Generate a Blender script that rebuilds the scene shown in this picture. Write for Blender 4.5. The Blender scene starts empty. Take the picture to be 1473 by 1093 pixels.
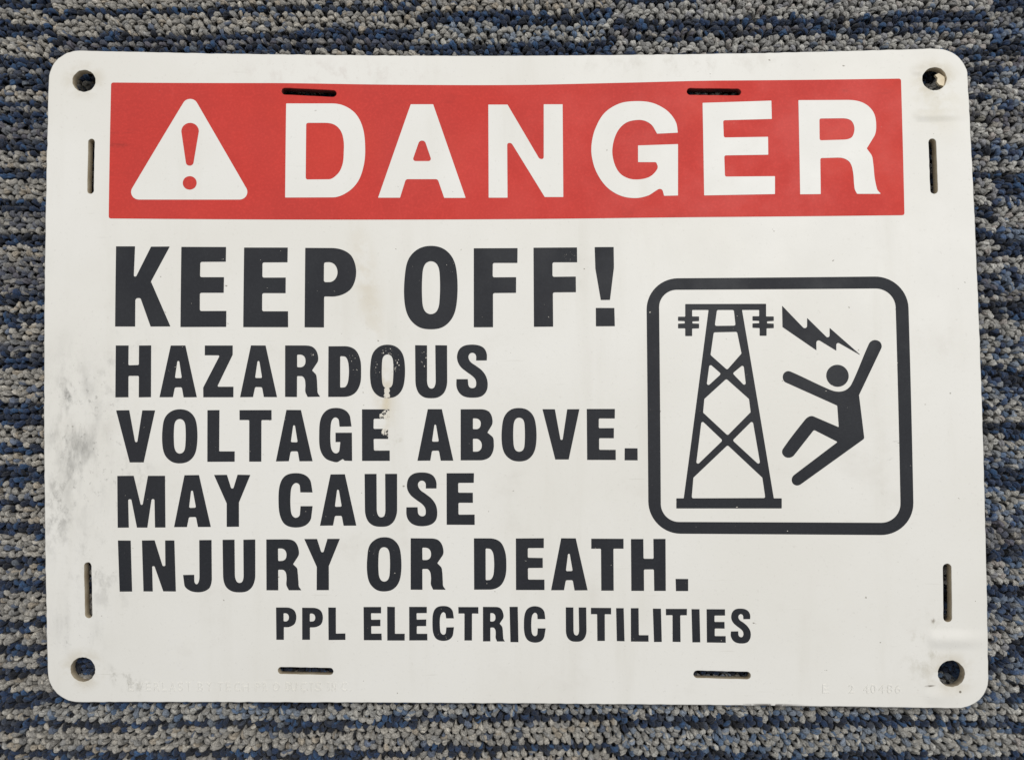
import bpy, math, random
import numpy as np
from mathutils import Vector
from mathutils.geometry import delaunay_2d_cdt

scene = bpy.context.scene
col = scene.collection
MM = 0.001

# ------------------------------------------------------------------ camera, light, exposure
PILE_TOP = 5.0                       # mm, top of the carpet loops
SIGN_Z = PILE_TOP + 7.2              # mm, height of the sign's face at its centre
cam_data = bpy.data.cameras.new('camera')
cam = bpy.data.objects.new('camera', cam_data)
col.objects.link(cam)
cam.location = (4.3936*MM, -17.6476*MM, (311.8769+SIGN_Z)*MM)
cam.rotation_euler = (0.0477, 0.0113, -0.0034)
cam_data.sensor_width = 36.0
cam_data.lens = 36.0*1170/1473
cam_data.clip_start = 0.01
cam_data.clip_end = 50
scene.camera = cam

world = bpy.data.worlds.new('World')
scene.world = world
world.use_nodes = True
bg = world.node_tree.nodes['Background']
bg.inputs[0].default_value = (0.93, 0.97, 1.0, 1)
bg.inputs[1].default_value = 0.24

def area(name, loc, target, sx, sy, watts, colour):
    l = bpy.data.lights.new(name, 'AREA')
    l.shape = 'RECTANGLE'; l.size = sx; l.size_y = sy; l.energy = watts; l.color = colour
    o = bpy.data.objects.new(name, l); col.objects.link(o)
    o.location = loc
    o.rotation_euler = (Vector(target)-Vector(loc)).to_track_quat('-Z', 'Y').to_euler()
    return o
area('ceiling_lamp', (0.75, 0.85, 2.1), (0, 0, 0), 1.2, 0.6, 41, (1.0, 0.985, 0.955))
area('ceiling_lamp', (-1.1, 0.3, 2.2), (0, 0, 0), 1.2, 0.6, 13, (1.0, 0.97, 0.93))

scene.view_settings.view_transform = 'Standard'
scene.view_settings.look = 'None'
scene.view_settings.gamma = 1
scene.view_settings.use_curve_mapping = False
scene.view_settings.exposure = 0.0

# ------------------------------------------------------------------ traced layout of the sign face, in millimetres
SIGN_W, SIGN_H, SIGN_T, CORNER = 355.6, 251.6, 3.6, 11.5
LETTERS = [('K', -151.07, -130.28, 18.16, 49.06), ('E', -126.32, -108.9, 18.0, 48.92), ('E', -102.41, -85.25, 17.9, 48.74), ('P', -78.87, -59.17, 17.77, 48.61), ('O', -40.58, -20.08, 17.74, 48.62), ('F', -13.74, 3.18, 17.57, 48.4), ('F', 9.39, 26.29, 17.68, 48.5), ('!', 33.06, 40.47, 17.73, 48.6), ('H', -150.79, -137.35, -8.9, 10.92), ('A', -134.05, -119.84, -8.95, 10.89), ('Z', -117.46, -105.94, -9.0, 10.87), ('A', -103.42, -89.26, -8.97, 10.84), ('R', -86.22, -72.76, -8.95, 10.8), ('D', -69.64, -57.03, -9.0, 10.47), ('O', -53.6, -40.25, -8.91, 10.56), ('U', -36.34, -23.99, -9.11, 10.73), ('S', -20.44, -8.39, -9.17, 10.6), ('V', -150.44, -135.73, -33.77, -13.86), ('O', -133.05, -119.68, -33.62, -13.92), ('L', -115.82, -105.4, -33.61, -13.9), ('T', -103.57, -91.32, -33.66, -13.94), ('A', -89.64, -75.6, -33.56, -13.92), ('G', -73.12, -60.46, -33.47, -13.82), ('E', -56.62, -46.0, -33.52, -13.8), ('A', -35.39, -21.62, -33.52, -13.8), ('B', -18.84, -6.12, -33.42, -13.86), ('O', -3.12, 10.18, -33.32, -13.92), ('V', 12.52, 26.66, -33.2, -13.98), ('E', 29.5, 40.42, -33.39, -13.96), ('.', 43.69, 48.7, -33.56, -14.0), ('M', -150.14, -131.84, -58.65, -38.89), ('A', -128.56, -114.5, -58.51, -38.67), ('Y', -113.26, -99.4, -58.5, -38.66), ('C', -88.58, -75.57, -58.35, -38.67), ('A', -72.72, -58.76, -58.18, -38.58), ('U', -55.64, -43.22, -58.14, -38.48), ('S', -39.7, -27.8, -58.03, -38.31), ('E', -24.22, -13.56, -57.97, -38.28), ('I', -149.98, -144.74, -83.11, -63.58), ('N', -140.87, -128.03, -83.08, -63.56), ('J', -125.26, -114.22, -82.98, -63.48), ('U', -110.06, -97.56, -83.02, -63.39), ('R', -93.32, -80.0, -82.76, -63.3), ('Y', -78.76, -65.09, -82.71, -63.18), ('O', -54.8, -41.64, -82.66, -63.02), ('R', -38.06, -24.7, -82.58, -63.04), ('D', -13.84, -1.52, -82.56, -63.06), ('E', 2.18, 13.02, -82.62, -63.08), ('A', 15.48, 29.4, -82.74, -63.08), ('T', 30.86, 43.14, -82.84, -63.22), ('H', 45.91, 58.94, -82.88, -63.3), ('.', 62.62, 67.4, -82.89, -63.29), ('P', -89.66, -81.9, -101.66, -89.3), ('P', -79.68, -71.74, -101.66, -89.44), ('L', -69.65, -63.13, -101.72, -89.31), ('E', -56.1, -49.26, -101.84, -89.18), ('L', -47.04, -40.42, -101.94, -89.12), ('E', -38.66, -31.76, -101.86, -89.11), ('C', -29.82, -21.57, -101.71, -89.1), ('T', -19.88, -12.23, -101.88, -89.16), ('R', -10.48, -2.18, -102.18, -89.07), ('I', -0.34, 3.05, -102.42, -89.02), ('C', 5.12, 13.34, -102.25, -89.2), ('U', 20.98, 28.86, -101.85, -89.23), ('T', 30.58, 38.25, -101.87, -89.33), ('I', 40.09, 43.26, -101.9, -89.44), ('L', 45.69, 52.28, -102.05, -89.4), ('I', 54.06, 57.28, -102.08, -89.51), ('T', 58.92, 66.81, -102.04, -89.61), ('I', 68.51, 71.78, -102.12, -89.64), ('E', 74.21, 81.27, -102.2, -89.67), ('S', 83.22, 90.66, -102.26, -89.62)]
DANGER = [('D', [[(-87.08, 105.78, 0.2), (-69.58, 105.92, 's'), (-64.6, 105.06, 's'), (-59.92, 101.72, 's'), (-57.06, 95.91, 's'), (-56.11, 87.74, 's'), (-56.64, 80.95, 's'), (-58.81, 74.73, 's'), (-62.86, 70.48, 's'), (-68.43, 68.45, 's'), (-86.86, 68.34, 0.2)], [(-79.17, 98.05, 0.8), (-72.44, 98.1, 's'), (-68.47, 97.5, 's'), (-65.79, 95.06, 's'), (-64.55, 91.11, 's'), (-64.42, 86.35, 's'), (-64.83, 81.61, 's'), (-66.56, 77.88, 's'), (-70.15, 75.58, 's'), (-79.03, 75.48, 0.8)]]), ('A', [[(-38.5, 105.72, 0.13), (-29.7, 105.74, 0.13), (-16.9, 68.22, 0.13), (-25.23, 68.24, 0.13), (-27.77, 75.67, 1.07), (-40.2, 75.68, 1.07), (-42.4, 68.33, 0.13), (-50.91, 68.33, 0.13)], [(-33.96, 94.25, 1.47), (-30.11, 82.86, 0.94), (-37.74, 82.87, 0.94)]]), ('N', [[(-8.04, 105.59, 0.13), (-0.5, 105.57, 0.13), (11.93, 83.55, 1.34), (13.59, 83.54, 1.07), (13.73, 105.64, 0.13), (21.14, 105.6, 0.13), (21.1, 68.38, 0.13), (13.89, 68.43, 0.13), (1.0, 90.09, 1.34), (-0.67, 90.09, 1.07), (-0.59, 68.23, 0.13), (-7.93, 68.26, 0.13)]]), ('G', [[(66.02, 93.69, 0.13), (57.94, 93.37, 0.27), (56.66, 95.85, 's'), (54.05, 98.28, 's'), (50.55, 99.01, 's'), (45.75, 97.82, 's'), (42.24, 93.93, 's'), (40.42, 87.45, 's'), (41.01, 81.99, 's'), (43.13, 77.76, 's'), (46.41, 75.63, 's'), (50.16, 75.13, 's'), (54.33, 75.97, 's'), (57.0, 78.11, 's'), (57.9, 80.48, 's'), (57.4, 81.98, 0.67), (50.34, 82.05, 0.13), (50.44, 88.72, 0.13), (65.99, 89.1, 0.13), (65.57, 68.63, 0.13), (60.19, 68.55, 0.27), (59.7, 70.64, 's'), (58.53, 71.33, 's'), (57.2, 70.67, 's'), (53.88, 68.67, 's'), (48.93, 67.77, 's'), (43.34, 68.77, 's'), (38.11, 72.18, 's'), (34.21, 77.97, 's'), (32.43, 84.1, 's'), (32.36, 89.56, 's'), (33.89, 95.72, 's'), (37.5, 101.89, 's'), (43.21, 105.63, 's'), (49.22, 106.61, 's'), (55.86, 105.99, 's'), (61.12, 103.37, 's'), (64.36, 99.88, 's'), (65.8, 96.09, 's')]]), ('E', [[(75.93, 105.62, 0.18), (102.63, 106.09, 0.18), (102.57, 98.69, 0.18), (83.73, 98.45, 0.7), (83.81, 91.52, 0.7), (100.88, 91.54, 0.18), (100.75, 84.39, 0.18), (83.8, 84.36, 0.7), (83.85, 75.9, 0.7), (103.07, 75.82, 0.18), (102.86, 68.75, 0.18), (75.67, 68.55, 0.18)]]), ('R', [[(113.06, 106.07, 0.18), (131.72, 105.77, 's'), (137.63, 104.55, 's'), (141.31, 101.06, 's'), (142.37, 96.11, 's'), (141.31, 90.78, 's'), (138.42, 86.22, 0.18), (139.93, 83.89, 's'), (140.63, 80.15, 's'), (140.93, 74.85, 's'), (141.54, 70.88, 's'), (141.99, 69.47, 's'), (142.88, 68.49, 0.09), (142.87, 68.23, 0.09), (134.11, 68.37, 0.18), (133.48, 69.61, 's'), (133.13, 71.64, 's'), (132.89, 76.76, 's'), (132.01, 80.49, 's'), (129.96, 82.3, 's'), (127.01, 82.8, 's'), (120.62, 82.73, 0.7), (120.31, 68.5, 0.18), (112.49, 68.53, 0.18)], [(120.85, 98.53, 0.7), (129.3, 98.45, 's'), (132.67, 97.66, 's'), (133.94, 95.4, 's'), (133.84, 92.72, 's'), (132.56, 90.52, 's'), (128.97, 89.88, 's'), (120.61, 89.77, 0.7)]])]
TRIANGLE = [(-124.1, 110.24, 3.0), (-99.23, 67.49, 3.0), (-147.81, 67.19, 3.0)]
EXCLAMATION = [(-123.79, 94.25), (-123.68, 82.15), (-123.52, 73.89)]
BAND = [(-154.29, 113.18, 0.82), (-95.8, 113.94, 's'), (-46.99, 113.7, 's'), (2.24, 113.59, 's'), (46.03, 114.23, 's'), (84.14, 114.6, 's'), (152.61, 113.89, 0.82), (151.62, 59.76, 0.82), (82.74, 59.99, 's'), (2.06, 59.76, 's'), (-94.85, 59.71, 's'), (-154.01, 59.82, 0.82)]
FRAME = [[(52.82, 36.2, 12.2), (151.89, 36.11, 12.2), (151.54, -61.72, 12.2), (52.57, -61.27, 12.2)], [(57.62, 31.72, 6.83), (147.1, 31.49, 7.32), (146.81, -57.1, 7.32), (57.3, -56.86, 6.83)]]
TOWER = [[(67.6, 26.17, 0.2), (98.4, 26.02, 0.2), (98.29, 21.14, 0.2), (101.2, 21.12, 0.2), (101.16, 19.4, 0.2), (98.62, 19.23, 0.2), (98.6, 18.47, 0.2), (101.13, 18.35, 0.2), (101.1, 16.63, 0.2), (98.37, 16.56, 0.2), (98.31, 13.7, 0.2), (95.68, 13.72, 0.2), (95.74, 16.67, 0.2), (93.02, 16.79, 0.2), (93.06, 18.51, 0.2), (95.6, 18.58, 0.2), (95.62, 19.44, 0.2), (93.08, 19.56, 0.2), (93.12, 21.28, 0.2), (95.66, 21.26, 0.2), (95.71, 23.65, 0.2), (89.21, 23.7, 0.2), (99.86, -47.96, 0.2), (102.83, -47.95, 0.2), (102.77, -51.78, 0.2), (63.16, -51.8, 0.2), (63.2, -47.95, 0.2), (66.01, -47.95, 0.2), (76.46, 23.8, 0.2), (70.21, 23.84, 0.2), (70.17, 21.35, 0.2), (72.82, 21.33, 0.2), (72.79, 19.51, 0.2), (70.23, 19.43, 0.2), (70.22, 18.66, 0.2), (72.77, 18.55, 0.2), (72.74, 16.73, 0.2), (70.09, 16.65, 0.2), (70.05, 13.79, 0.2), (67.4, 13.8, 0.2), (67.44, 16.77, 0.2), (64.7, 16.78, 0.2), (64.73, 18.6, 0.2), (67.29, 18.68, 0.2), (67.3, 19.55, 0.2), (64.74, 19.66, 0.2), (64.77, 21.29, 0.2), (67.52, 21.27, 0.2)], [(79.68, 23.77, 0.59), (86.1, 23.73, 0.59), (86.64, 17.69, 0.59), (78.71, 17.65, 0.59)], [(78.29, 15.17, 0.59), (87.15, 15.3, 0.59), (88.68, 7.0, 0.59), (83.12, 0.76, 0.59), (76.91, 6.5, 0.59)], [(76.48, 3.17, 0.59), (80.83, -0.75, 0.59), (75.11, -5.94, 0.59)], [(89.36, 2.81, 0.59), (90.22, -6.01, 0.59), (85.16, -0.58, 0.59)], [(82.77, -2.66, 0.59), (91.17, -10.37, 0.59), (91.74, -15.37, 0.59), (82.89, -24.2, 0.59), (73.74, -15.5, 0.59), (74.29, -10.3, 0.59)], [(73.13, -18.42, 0.59), (80.99, -26.08, 0.59), (70.74, -35.85, 0.59)], [(92.43, -18.49, 0.59), (95.12, -35.88, 0.59), (84.73, -26.09, 0.59)], [(82.83, -27.88, 0.59), (95.7, -40.19, 0.59), (96.7, -47.86, 0.59), (69.0, -47.95, 0.59), (69.75, -40.17, 0.59)]]
BOLT = [[(104.44, 25.26, 0.08), (113.63, 15.19, 0.9), (113.77, 20.47, 0.08), (122.01, 11.91, 0.75), (122.14, 16.59, 0.08), (133.71, 5.85, 0.08), (124.5, 11.31, 0.75), (124.41, 7.81, 0.08), (117.01, 12.53, 0.9), (116.97, 8.0, 0.08), (104.39, 17.02, 0.08)]]
FIGURE = [[(107.23, -0.1, 's'), (121.54, -6.94, 's'), (124.73, -7.75, 's'), (127.6, -7.11, 's'), (129.79, -4.88, 's'), (136.68, 10.34, 's'), (137.79, 11.5, 's'), (139.29, 11.78, 's'), (140.9, 10.97, 's'), (141.42, 9.36, 's'), (140.96, 8.06, 's'), (132.46, -9.09, 0.45), (134.04, -25.55, 1.05), (110.11, -42.64, 's'), (108.53, -43.15, 's'), (107.05, -42.36, 's'), (106.72, -40.56, 's'), (107.67, -39.12, 's'), (124.08, -26.76, 0.23), (115.35, -22.19, 0.6), (107.81, -31.63, 's'), (106.51, -32.56, 's'), (104.58, -32.49, 's'), (103.32, -31.04, 's'), (103.56, -29.38, 's'), (112.14, -18.28, 's'), (113.67, -17.12, 's'), (115.24, -17.06, 's'), (124.63, -21.21, 0.15), (124.25, -13.04, 0.45), (104.99, -4.1, 's'), (104.09, -2.56, 's'), (104.42, -0.82, 's'), (105.73, 0.12, 's')]]
FIGURE_HEAD = (124.6, -1.73, 4.2)
HOLES = [(-164.56, 113.65, 4.32), (165.28, 113.44, 4.59), (-164.24, -113.07, 4.73), (164.33, -112.99, 4.86)]
SLOTS = [[(-161.17, 90.83), (-161.11, 69.36), 2.43], [(163.3, 89.67), (163.13, 67.93), 2.83], [(-89.0, 110.84), (-67.62, 109.93), 2.7], [(69.92, 110.39), (91.03, 109.78), 2.7], [(-161.66, -71.86), (-161.58, -93.32), 2.83], [(-89.23, -113.5), (-67.85, -113.86), 2.7], [(163.48, -72.22), (163.33, -93.91), 3.11], [(69.1, -114.19), (90.53, -114.52), 2.83]]
EMBOSSED = [('E', -147.3, -144.82, -121.4, -117.84), ('V', -143.95, -141.15, -121.4, -117.85), ('E', -140.33, -138.26, -121.4, -117.85), ('R', -137.22, -134.8, -121.4, -117.85), ('L', -133.95, -132.23, -121.4, -117.85), ('A', -131.03, -128.8, -121.4, -117.85), ('S', -127.95, -125.89, -121.4, -117.85), ('T', -124.52, -122.99, -121.4, -117.85), ('B', -120.31, -118.25, -121.4, -117.85), ('Y', -116.86, -114.83, -121.4, -117.85), ('T', -112.46, -110.62, -121.4, -117.85), ('E', -109.38, -107.52, -121.39, -117.85), ('C', -106.09, -103.88, -121.39, -117.85), ('H', -103.01, -100.42, -121.39, -117.84), ('P', -98.08, -95.87, -121.38, -117.84), ('R', -95.19, -93.33, -121.37, -117.84), ('O', -91.17, -88.78, -121.37, -117.83), ('D', -86.28, -84.61, -121.36, -117.82), ('U', -84.27, -82.07, -121.35, -117.82), ('C', -80.66, -78.25, -121.34, -117.81), ('T', -77.02, -75.9, -121.34, -117.8), ('S', -74.83, -72.64, -121.33, -117.8), ('I', -70.12, -69.54, -121.32, -117.79), ('N', -68.49, -66.84, -121.31, -117.78), ('C', -64.86, -62.67, -121.3, -117.77), ('.', -61.41, -60.94, -121.29, -117.77)]
SERIAL = [('E', 117.03, 119.37, -120.74, -117.34), ('2', 126.77, 128.59, -120.62, -117.23), ('4', 132.13, 134.08, -120.55, -117.17), ('0', 134.81, 136.75, -120.52, -117.13), ('4', 137.74, 139.81, -120.48, -117.09), ('8', 140.79, 142.86, -120.44, -117.06), ('6', 143.72, 145.78, -120.4, -117.02)]
BURR = [(165.95, 115.35), (167.42, 116.01), (169.69, 114.4), (169.25, 110.78), (167.46, 111.39), (166.6, 112.53), (166.94, 114.2)]

# condensed bold capitals: (left, right, cap line, base line) of the drawing and its outlines;
# a third value is the corner radius, 's' marks a point on a smooth curve
S = 's'
def box_glyph(w, h, *polys): return (0, w, h, 0, polys)
GLYPHS = {
 'K': (97, 388, 54, 478, ([(97,54,2),(198,54,2),(193,214,11),(206,214,8),(283,55,2),(382,54,2),(284,240,6),(390,478,2),(285,478,2),(230,328,10),(203,328,14),(203,478,2),(97,478,2)],)),
 'E': (443, 685, 57, 480, ([(443,57,2),(680,57,2),(680,136,2),(544,136,9),(544,217,9),(671,217,2),(671,300,2),(545,300,9),(545,396,9),(685,396,2),(685,480,2),(443,480,2)],)),
 'F': (558, 790, 63, 482, ([(558,63,2),(790,63,2),(790,142,2),(659,142,9),(659,218,9),(782,218,2),(782,301,2),(660,301,9),(660,482,2),(558,482,2)],)),
 'P': (1100, 1371, 62, 482, ([(1100,62,2),(1235,62,S),(1305,75,S),(1350,112,S),(1371,190,S),(1352,268,S),(1305,306,S),(1240,319,S),(1202,319,6),(1202,482,2),(1100,482,2)],
      [(1200,138,10),(1222,138,S),(1256,150,S),(1272,189,S),(1260,228,S),(1230,243,S),(1200,243,10)])),
 'O': (340, 524, 72, 342, ([(432,66,S),(388,76,S),(355,110,S),(342,165,S),(341,250,S),(355,306,S),(388,340,S),(432,350,S),(477,340,S),(509,306,S),(523,250,S),(523,165,S),(509,110,S),(477,76,S)],
      [(432,118,S),(412,128,S),(403,160,S),(403,256,S),(412,288,S),(432,298,S),(453,288,S),(462,256,S),(462,160,S),(453,128,S)])),
 '!': (1200, 1302, 57, 477, ([(1200,57,2),(1302,57,2),(1302,165,4),(1279,338,2),(1230,338,2),(1203,172,4)],[(1203,380,2),(1302,380,2),(1302,477,2),(1203,477,2)])),
 'H': (97, 285, 578, 851, ([(97,578,1),(165,578,1),(165,682,6),(220,682,6),(220,578,1),(285,578,1),(285,851,1),(221,851,1),(221,738,6),(166,738,6),(166,851,1),(97,851,1)],)),
 'A': (331, 529, 578, 851, ([(388,578,1),(466,578,1),(529,851,1),(459,851,1),(449,798,8),(411,798,8),(401,851,1),(331,851,1)],[(424,660,5),(433,660,5),(449,750,6),(411,750,6)])),
 'Z': (562, 722, 578, 851, ([(569,578,1),(717,578,1),(717,627,1),(636,795,5),(722,795,1),(722,851,1),(562,851,1),(562,800,1),(649,630,5),(569,630,1)],)),
 'R': (995, 1181, 578, 850, ([(995,578,1),(1095,578,S),(1142,587,S),(1166,622,S),(1165,670,S),(1138,710,3),(1156,728,S),(1163,756,S),(1166,805,S),(1171,835,S),(1181,848,1),(1181,850,1),(1115,850,2),(1105,830,S),(1103,785,S),(1098,755,S),(1082,740,S),(1058,740,5),(1058,850,1),(995,850,1)],
      [(1058,627,5),(1075,627,S),(1096,637,S),(1103,660,S),(1097,684,S),(1076,693,S),(1058,693,5)])),
 'D': (553, 722, 743, 1012, ([(553,743,1),(635,743,S),(688,760,S),(716,810,S),(722,878,S),(716,946,S),(688,994,S),(635,1012,S),(553,1012,1)],
      [(614,795,5),(634,797,S),(652,817,S),(658,860,S),(658,905,S),(651,943,S),(634,961,S),(614,963,5)])),
 'U': (657, 828, 752, 1018, ([(657,752,1),(720,752,1),(721,935,S),(729,967,S),(744,976,S),(760,967,S),(767,935,S),(765,752,1),(828,752,1),(828,935,S),(815,990,S),(785,1018,S),(743,1025,S),(701,1018,S),(671,990,S),(659,935,S)],)),
 'S': (466, 632, 577, 850, ([(628,657,1),(571,657,1),(571,640,S),(565,622,S),(550,616,S),(535,622,S),(529,640,S),(541,664,S),(570,686,S),(602,711,S),(624,745,S),(632,785,S),(624,822,S),(598,847,S),(550,855,S),(504,847,S),(476,821,S),(466,780,S),(467,756,1),(527,756,1),(528,780,S),(535,798,S),(550,804,S),(566,797,S),(571,780,S),(566,758,S),(550,739,S),(520,717,S),(489,691,S),(472,660,S),(470,628,S),(482,597,S),(508,578,S),(549,572,S),(590,578,S),(616,597,S),(628,635,S)],)),
 'V': (100, 303, 73, 346, ([(100,73,1),(168,73,1),(199,240,7),(210,240,7),(236,73,1),(303,73,1),(243,346,1),(170,346,1)],)),
 'L': (577, 720, 72, 342, ([(577,72,1),(640,72,1),(640,288,4),(720,288,1),(720,342,1),(577,342,1)],)),
 'T': (745, 913, 72, 342, ([(745,72,1),(913,72,1),(913,124,1),(860,124,5),(860,342,1),(796,342,1),(796,124,5),(745,124,1)],)),
 'G': (1162, 1335, 70, 339, ([(1332,160,1),(1270,160,1),(1266,128,S),(1247,112,S),(1229,128,S),(1222,170,S),(1222,245,S),(1230,285,S),(1250,300,S),(1268,285,S),(1274,240,2),(1248,240,1),(1248,192,1),(1334,192,1),(1335,339,1),(1297,339,1),(1287,329,3),(1262,343,S),(1240,344,S),(1195,325,S),(1168,280,S),(1162,205,S),(1170,120,S),(1200,75,S),(1250,62,S),(1300,75,S),(1325,112,S)],)),
 'B': (483, 657, 67, 335, ([(483,67,1),(585,67,S),(628,79,S),(648,112,S),(646,155,S),(624,190,3),(647,209,S),(657,248,S),(652,290,S),(630,322,S),(585,335,S),(483,335,1)],
      [(548,115,4),(566,116,S),(584,126,S),(589,144,S),(583,164,S),(565,172,S),(548,172,4)],[(548,222,4),(566,222,S),(587,234,S),(594,256,S),(588,278,S),(568,290,S),(548,290,4)])),
 'M': (105, 357, 416, 687, ([(105,416,1),(192,416,1),(227,568,6),(238,568,6),(266,416,1),(355,416,1),(357,687,1),(302,687,1),(299,538,7),(285,538,7),(262,687,1),(208,687,1),(178,538,7),(162,538,7),(165,687,1),(106,687,1)],)),
 'Y': (612, 802, 411, 683, ([(612,411,1),(680,411,1),(702,482,6),(714,482,6),(735,411,1),(802,411,1),(742,556,3),(742,683,1),(678,683,1),(678,560,3)],)),
 'C': (950, 1128, 410, 680, ([(1127,503,1),(1064,503,1),(1061,470,S),(1043,453,S),(1021,470,S),(1013,512,S),(1013,585,S),(1021,622,S),(1042,636,S),(1061,618,S),(1065,575,1),(1128,575,1),(1121,632,S),(1095,672,S),(1040,686,S),(985,671,S),(957,625,S),(950,548,S),(957,462,S),(985,416,S),(1040,402,S),(1095,416,S),(1121,455,S)],)),
 'I': (110, 182, 755, 1022, ([(110,755,1),(177,755,1),(182,1022,1),(116,1022,1)],)),
 'N': (235, 411, 754, 1021, ([(235,754,1),(302,754,1),(343,888,6),(357,888,5),(357,754,1),(405,754,1),(411,1021,1),(345,1021,1),(300,888,6),(287,888,5),(290,1021,1),(241,1021,1)],)),
 'J': (449, 600, 752, 1019, ([(535,752,1),(599,752,1),(600,950,S),(590,998,S),(564,1019,S),(525,1025,S),(482,1016,S),(456,986,S),(449,934,1),(507,934,1),(508,965,S),(519,984,S),(531,968,S),(535,935,S)],)),
 '.': (1340, 1409, 66, 335, ([(1341,272,1),(1409,272,1),(1409,335,1),(1341,335,1)],)),
}

# ------------------------------------------------------------------ geometry helpers
def z_face(u, v):
    """Bend of the plastic sheet: height of its face in mm above the centre."""
    x = u/177.8; y = v/127.0
    z = (3.8127*x*x - 3.3454*y*y - 2.8734*x*y + 1.9603*x*x*y + 0.4523*x*y*y + 0.3871*x*x*y*y)
    for (v0, half, u0, h) in RIBS:                       # pressed ribs running to the right edge
        a = np.clip((u-u0)/4.0, 0, 1); a = a*a*(3-2*a)
        d = np.clip(1-np.abs(v-v0)/half, 0, 1); d = d*d*(3-2*d)
        z = z + h*a*d*(1-.9*np.clip((u-(167 if abs(v0) < 105 else 160))/11, 0, 1))
    return z
RIBS = [(99.0, 3.2, 155.5, 0.75), (116.9, 2.8, 155.0, 0.55), (-100.2, 4.4, 154.5, 0.85), (-121.5, 4.0, 153.0, 0.4)]

def path(points, step=0.5):
    """Closed outline from corner points (radius) and smooth points ('s')."""
    n = len(points); P = [Vector(p[:2]) for p in points]; K = [p[2] for p in points]
    tang = []
    for i in range(n):
        if K[i] != 's': tang.append(None); continue
        a, b = P[i-1], P[(i+1) % n]
        if K[i-1] != 's': d = P[i]-a
        elif K[(i+1) % n] != 's': d = b-P[i]
        else: d = b-a
        tang.append(d.normalized())
    out = []
    for i in range(n):
        if K[i] == 's':
            j = (i+1) % n
            out.append(P[i])
            if K[j] == 's':
                L = (P[j]-P[i]).length; m = max(1, min(14, int(L/step)))
                for k in range(1, m):
                    t = k/m; t2 = t*t; t3 = t2*t
                    out.append((2*t3-3*t2+1)*P[i]+(t3-2*t2+t)*L*tang[i]+(-2*t3+3*t2)*P[j]+(t3-t2)*L*tang[j])
        else:
            a = P[i-1]-P[i]; b = P[(i+1) % n]-P[i]
            la, lb = a.length, b.length; a.normalize(); b.normalize()
            ang = math.acos(max(-1, min(1, a.dot(b))))
            r = K[i]
            if r < 0.01 or ang > 3.1 or ang < 0.05: out.append(P[i]); continue
            t = min(r/math.tan(ang/2), 0.48*la, 0.48*lb); r = t*math.tan(ang/2)
            c = P[i]+(a+b).normalized()*(r/math.sin(ang/2))
            s = P[i]+a*t-c; e = P[i]+b*t-c
            th = s.angle_signed(e) if False else math.atan2(s.x*e.y-s.y*e.x, s.dot(e))
            m = max(2, min(14, int(abs(th)*r/step)+2))
            for k in range(m+1):
                w = th*k/m
                out.append(c+Vector((s.x*math.cos(w)-s.y*math.sin(w), s.x*math.sin(w)+s.y*math.cos(w))))
    return [(p.x, p.y) for p in out]

def circle(cx, cy, r, n=40): return [(cx+r*math.cos(2*math.pi*k/n), cy+r*math.sin(2*math.pi*k/n)) for k in range(n)]
def capsule(p, q, r0, r1, n=12):
    a = math.atan2(q[1]-p[1], q[0]-p[0]); o = []
    for k in range(n+1): w = a-math.pi/2+math.pi*k/n; o.append((q[0]+r1*math.cos(w), q[1]+r1*math.sin(w)))
    for k in range(n+1): w = a+math.pi/2+math.pi*k/n; o.append((p[0]+r0*math.cos(w), p[1]+r0*math.sin(w)))
    return o
def dense(loop, step):
    o = []
    for (a, b) in zip(loop, loop[1:]+loop[:1]):
        m = max(1, int(math.ceil(math.hypot(b[0]-a[0], b[1]-a[1])/step)))
        o += [(a[0]+(b[0]-a[0])*k/m, a[1]+(b[1]-a[1])*k/m) for k in range(m)]
    return o
def inside(loops, X, Y):
    r = np.zeros(X.shape, bool)
    for lp in loops:
        L = np.array(lp); x0, y0 = L[:, 0], L[:, 1]; x1, y1 = np.roll(x0, -1), np.roll(y0, -1)
        for k in range(len(L)):
            if y0[k] == y1[k]: continue
            c = ((y0[k] > Y) != (y1[k] > Y)) & (X < (x1[k]-x0[k])*(Y-y0[k])/(y1[k]-y0[k])+x0[k])
            r ^= c
    return r
def near(loops, X, Y, d):
    B = np.array([p for l in loops for p in l]); r = np.zeros(X.shape, bool)
    for i in range(0, len(X), 4000):
        r[i:i+4000] = (np.min((X[i:i+4000, None]-B[:, 0])**2+(Y[i:i+4000, None]-B[:, 1])**2, axis=1) < d*d)
    return r

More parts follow.
